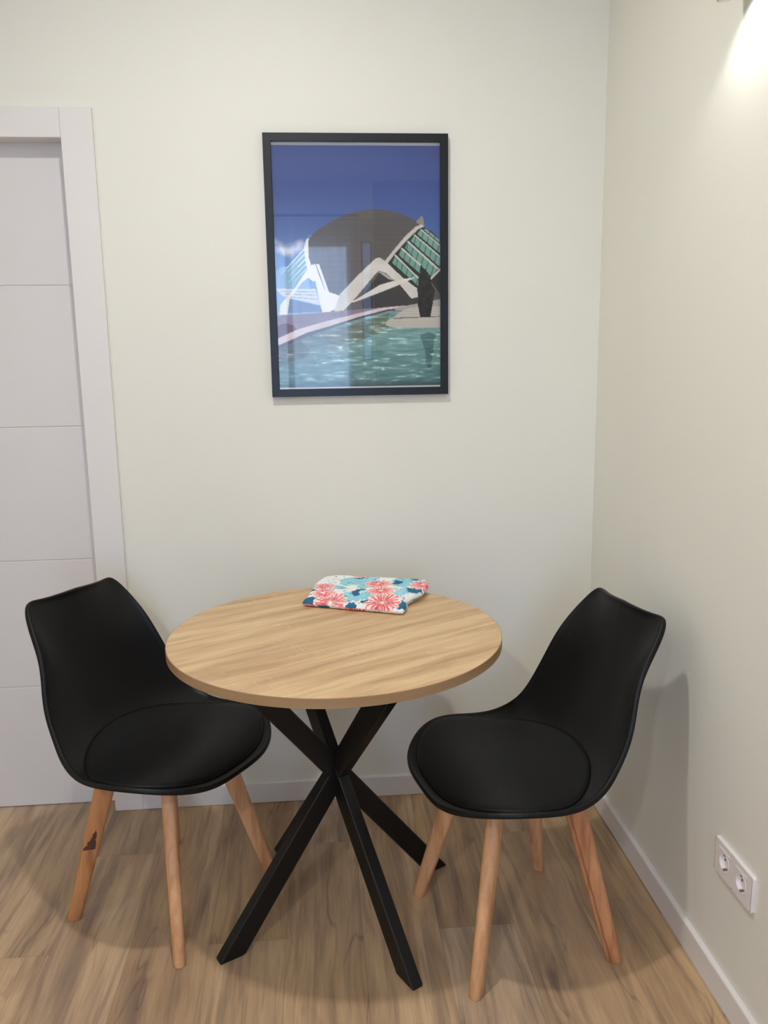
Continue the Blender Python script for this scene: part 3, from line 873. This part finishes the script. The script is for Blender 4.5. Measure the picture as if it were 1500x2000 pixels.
def build_chair(loc, yaw, mats, label):
    root = empty('shell_chair', loc, yaw)
    N = 64
    t = np.linspace(-1, 1, N); A, B = np.meshgrid(t, t)
    a, b = squircle(A, B, *CN)
    ai, bi = a * 0.958, b * 0.982
    v = (bi + 1) / 2
    top = shell_pt(ai, v); nrm = shell_nrm(ai, v)
    bottom = top - nrm * 0.0065
    pr = perim(N); I = [p[0] for p in pr]; J = [p[1] for p in pr]
    Pb = top[I, J]; nb = nrm[I, J]
    Po = shell_pt(a[I, J], (b[I, J] + 1) / 2); d = Po - Pb
    rings = [Pb + d * .35 + nb * .0016, Pb + d * .65 + nb * .0020, Pb + d * .88 + nb * .0008, Pb + d * .98 - nb * .002, Pb + d * 1.0 - nb * .0055,
             Pb + d * .96 - nb * .009, Pb + d * .80 - nb * .0105, Pb + d * .45 - nb * .0095]
    q = sheet(swap(top), [swap(r) for r in rings], swap(bottom))
    q.build('seat_shell', M_shell, root, angle=80)
    # seat pad
    N2 = 48; t = np.linspace(-1, 1, N2); A, B = np.meshgrid(t, t)
    a, b = squircle(A, B, 2.7, 2.3)
    V0, V1 = 0.025, 0.535
    rho = np.clip(np.maximum(np.abs(A), np.abs(B)), 0, 1)
    pa = a * 0.935; pv = V0 + (b + 1) / 2 * (V1 - V0)
    base = shell_pt(pa, pv); nn = shell_nrm(pa, pv)
    # the pad bridges the bottom curve of the shell
    h = 0.003 + 0.011 * (1 - rho ** 4) ** 0.6
    ptop = base + nn * h[..., None]
    pr = perim(N2); I = [p[0] for p in pr]; J = [p[1] for p in pr]
    rng_ = [base[I, J] + nn[I, J] * .0018]
    q = sheet(swap(ptop), [swap(r) for r in rng_], swap(base + nn * 0.0006))
    q.build('seat_cushion', M_pad, root, angle=80)
    # legs
    foot = {('f', -1): (0.184, -0.188), ('f', 1): (0.184, 0.188), ('r', -1): (-0.173, -0.188), ('r', 1): (-0.173, 0.188)}
    for (fr_, s), (fx, fy) in foot.items():
        mat = mats.get((fr_, s), M_beech)
        L = math.hypot(fx, fy); d = Vector((fx / L, fy / L, 0)); n = Vector((-d.y, d.x, 0))
        lg_e = None
        q = MB(); rings = []
        for z, wr, wt in ((0.0003, .0150, .0125), (0.004, .0170, .0145), (0.10, .0195, .0155), (0.22, .0225, .0165), (0.31, .0245, .0172), (0.36, .0265, .0175), (0.392, .0300, .0175), (0.404, .0300, .0165)):
            r = L - (L - 0.150) / 0.365 * z
            if z > .36: r -= (z - .36) * .10
            ring = []
            for k in range(28):
                th = 2 * math.pi * k / 28; c_, s_ = math.cos(th), math.sin(th)
                e_ = 2.6 if c_ > 0 else 5.0           # rounder on the outside
                m_ = (abs(c_) ** e_ + abs(s_) ** e_) ** (1 / e_)
                pv_ = d * (r + c_ / m_ * wr) + n * (s_ / m_ * wt)
                ring.append((pv_.x - fx, pv_.y - fy, z))
            rings.append(ring)
        q.rings(rings)
        # arm running inwards under the seat
        ar = []
        for r, h0, h1, w in ((0.150, .366, .405, .0155), (0.125, .374, .405, .0155), (0.09, .377, .405, .0150), (0.030, .378, .405, .0140)):
            pts = [(-w, h0), (w, h0), (w, h1), (-w, h1)]
            ar.append([((d * r + n * w_).x - fx, (d * r + n * w_).y - fy, hh) for w_, hh in pts])
        q.rings(ar)
        lg = q.build('leg', mat, root, angle=40)
        lg.location = (fx, fy, 0)
        if mat is M_beech_knot: lg['label'] = 'beech leg with a dark knot'
        if mat is M_beech_crack: lg['label'] = 'beech leg with a dark grain streak'
    q = MB(); q.lathe([(.001, .4052), (.085, .4052), (.085, .4085), (.001, .4085)], n=48)
    q.box((-.11, -.11, .4085), (.11, .11, .4225), .002)
    q.build('mounting_plate', M_shell, root, angle=40)
    tag(root, label, 'chair', 'black shell chairs at the round table')
    return root

build_chair((-1.2665, -0.4611, 0), -0.5771, {('r', -1): M_beech_knot}, 'black shell chair left of the table, in front of the white door')
build_chair((-0.3993, -0.6618, 0), 3.3648, {('r', 1): M_beech_crack}, 'black shell chair right of the table, beside the right wall')

# ------------------------------------------------------------------ folded cloth
def cloth():
    ZT = 0.7520
    root = empty('folded_cloth', (-0.74, -0.30, ZT))
    mat = print_mat('floral_cotton', 0.85, True)
    # corners of the folded packet on the table (world x, y)
    FL, FR, BR, BL = map(np.array, ((-0.905, -0.338), (-0.646, -0.450), (-0.555, -0.200), (-0.835, -0.115)))
    FLOWERS = [(.27, .02, .150), (.77, .11, .155), (.10, .47, .105), (.15, .25, .105), (.60, .66, .125), (.68, .42, .120), (1.03, .72, .12), (.35, .98, .1)]
    TEAL = [(.05, .04, .075, 1), (.95, .12, .095, 1), (.46, .33, .045, .5), (.50, .42, .04, 1.4), (.76, .78, .06, 1), (1.0, .54, .06, .6), (.47, .01, .05, 1), (.60, .12, .04, 1), (.40, .85, .05, 1.5), (.93, .95, .05, 1), (.03, .30, .04, 1)]
    SKYB = [(.33, .70, .13), (.45, .22, .10), (.85, .80, .16), (.60, .28, .09), (.50, .75, .07), (.86, .30, .07), (.25, .45, .06), (.47, .55, .06)]
    def colour(U, V):
        C = np.ones(U.shape + (3,)) * np.array([236, 238, 236.])
        w = fbm(U * 9, V * 8, 31) - .5; w2 = fbm(U * 12 + 9, V * 12, 41) - .5; w3 = fbm(U * 34, V * 34, 51)
        def blob(u, v, r_, asp=1.0):
            return np.hypot((U - u) + w * .12, ((V - v) * .85 + w2 * .12) * asp) < r_
        for u, v, r_ in SKYB: C[blob(u, v, r_)] = (150, 206, 222)
        k = (w > .16) & (w2 < .1); C[k] = (160, 212, 226)
        for u, v, r_, asp in TEAL: C[blob(u, v, r_, asp)] = (48, 104, 138)
        k = (w3 > .70); C[k] = C[k] * .4 + np.array([50, 104, 136]) * .6
        for fu, fv, r_ in FLOWERS:
            du = U - fu; dv = (V - fv) * (.62 if fv < .2 else .9)
            th = np.arctan2(dv, du); rad = np.hypot(du, dv) + .012 * np.sin(th * 13 + fu * 9)
            k = rad < r_ * 1.06; C[k] = (246, 226, 222)
            pet = np.cos(th * 21 + 10 * rad) + (w3 - .5) * 1.6
            k = (rad < r_) & (pet > -.35 - .5 * (rad < r_ * .6)); C[k] = (234, 134, 134)
            k = (rad < r_ * .62) & (pet > .1); C[k] = (218, 92, 100)
            k = (rad < r_ * .8) & (np.abs(np.sin(th * 3 + fu * 20)) < .08) & (rad > r_ * .12); C[k] = (120, 60, 80)
            k = rad < r_ * .12; C[k] = (250, 238, 225)
        return C
    sst = lambda x, a, b: (lambda q_: q_ * q_ * (3 - 2 * q_))(np.clip((x - a) / (b - a), 0, 1))
    def layer(name, u0, u1, v0, v1, zb, h, seed, ex_w=.06, ey_w=.10, right=None, lift=None):
        R, Q = 120, 190
        t_, s_ = np.meshgrid(np.linspace(-1, 1, R), np.linspace(-1, 1, Q), indexing='ij')
        V = v0 + (t_ + 1) / 2 * (v1 - v0)
        U1 = u1 + (right(V) if right is not None else 0)
        U0 = u0 + .035 * np.sin(V * 7 + seed) * V
        U = U0 + (s_ + 1) / 2 * (U1 - U0)
        Vv = V + .02 * (fbm(U * 6, V * 2, seed + 3) - .5) * np.abs(t_) ** 3
        # rounded back corners, pointed front-left tip
        rb = np.clip((t_ - .55) / .45, 0, 1) ** 3 * np.abs(s_) ** 6 * .05
        Uu = U - np.sign(s_) * rb
        P2 = (FL * (1 - Uu[..., None]) + FR * Uu[..., None]) * (1 - Vv[..., None]) + (BL * (1 - Uu[..., None]) + BR * Uu[..., None]) * Vv[..., None]
        ex = np.clip((1 - np.abs(s_)) / ex_w, 0, 1); ey = np.clip((1 - np.abs(t_)) / ey_w, 0, 1)
        prof = np.sqrt(np.clip(1 - (1 - ex) ** 2, 0, 1)) * np.sqrt(np.clip(1 - (1 - ey) ** 2, 0, 1))
        bumps = .0080 * (fbm(U * 4, V * 5, seed + 9) - .5) + .0028 * (fbm(U * 14, V * 10, seed + 12) - .5)
        lf = lift(U, V) if lift is not None else 0
        Z = zb + lf + h * .45 + (h * .55 + bumps) * prof
        Zb = zb + lf + h * .45 * (1 - prof)
        o3 = np.array([root.location.x, root.location.y])
        T = np.concatenate([P2 - o3, (Z - ZT)[..., None]], -1); Bm = np.concatenate([P2 - o3, (Zb - ZT)[..., None]], -1)
        G = np.concatenate([T, Bm[::-1]], 0)
        return color_grid(name, G, np.concatenate([colour(U, V), colour(U * .9 + .3, V)[::-1]], 0), mat, root)
    right = lambda V: -.055 * np.exp(-((V - .245) / .035) ** 2) + .075 * sst(V, .27, .62) - .035 * sst(V, .75, 1.0)
    layer('lower_fold', 0.03, 0.97, 0.20, 0.93, ZT + .0003, 0.012, 3, right=lambda V: .07 * sst(V, .3, .65))
    layer('upper_fold', -.01, 1.0, 0.0, 0.96, ZT + .0004, 0.019, 7, ex_w=.07, ey_w=.12, right=right,
          lift=lambda U, V: .0095 * sst(V, .14, .34) + .003 * sst(V, .5, .9))
    tag(root, 'folded floral cloth in coral, teal and white on the round table', 'cloth')
cloth()
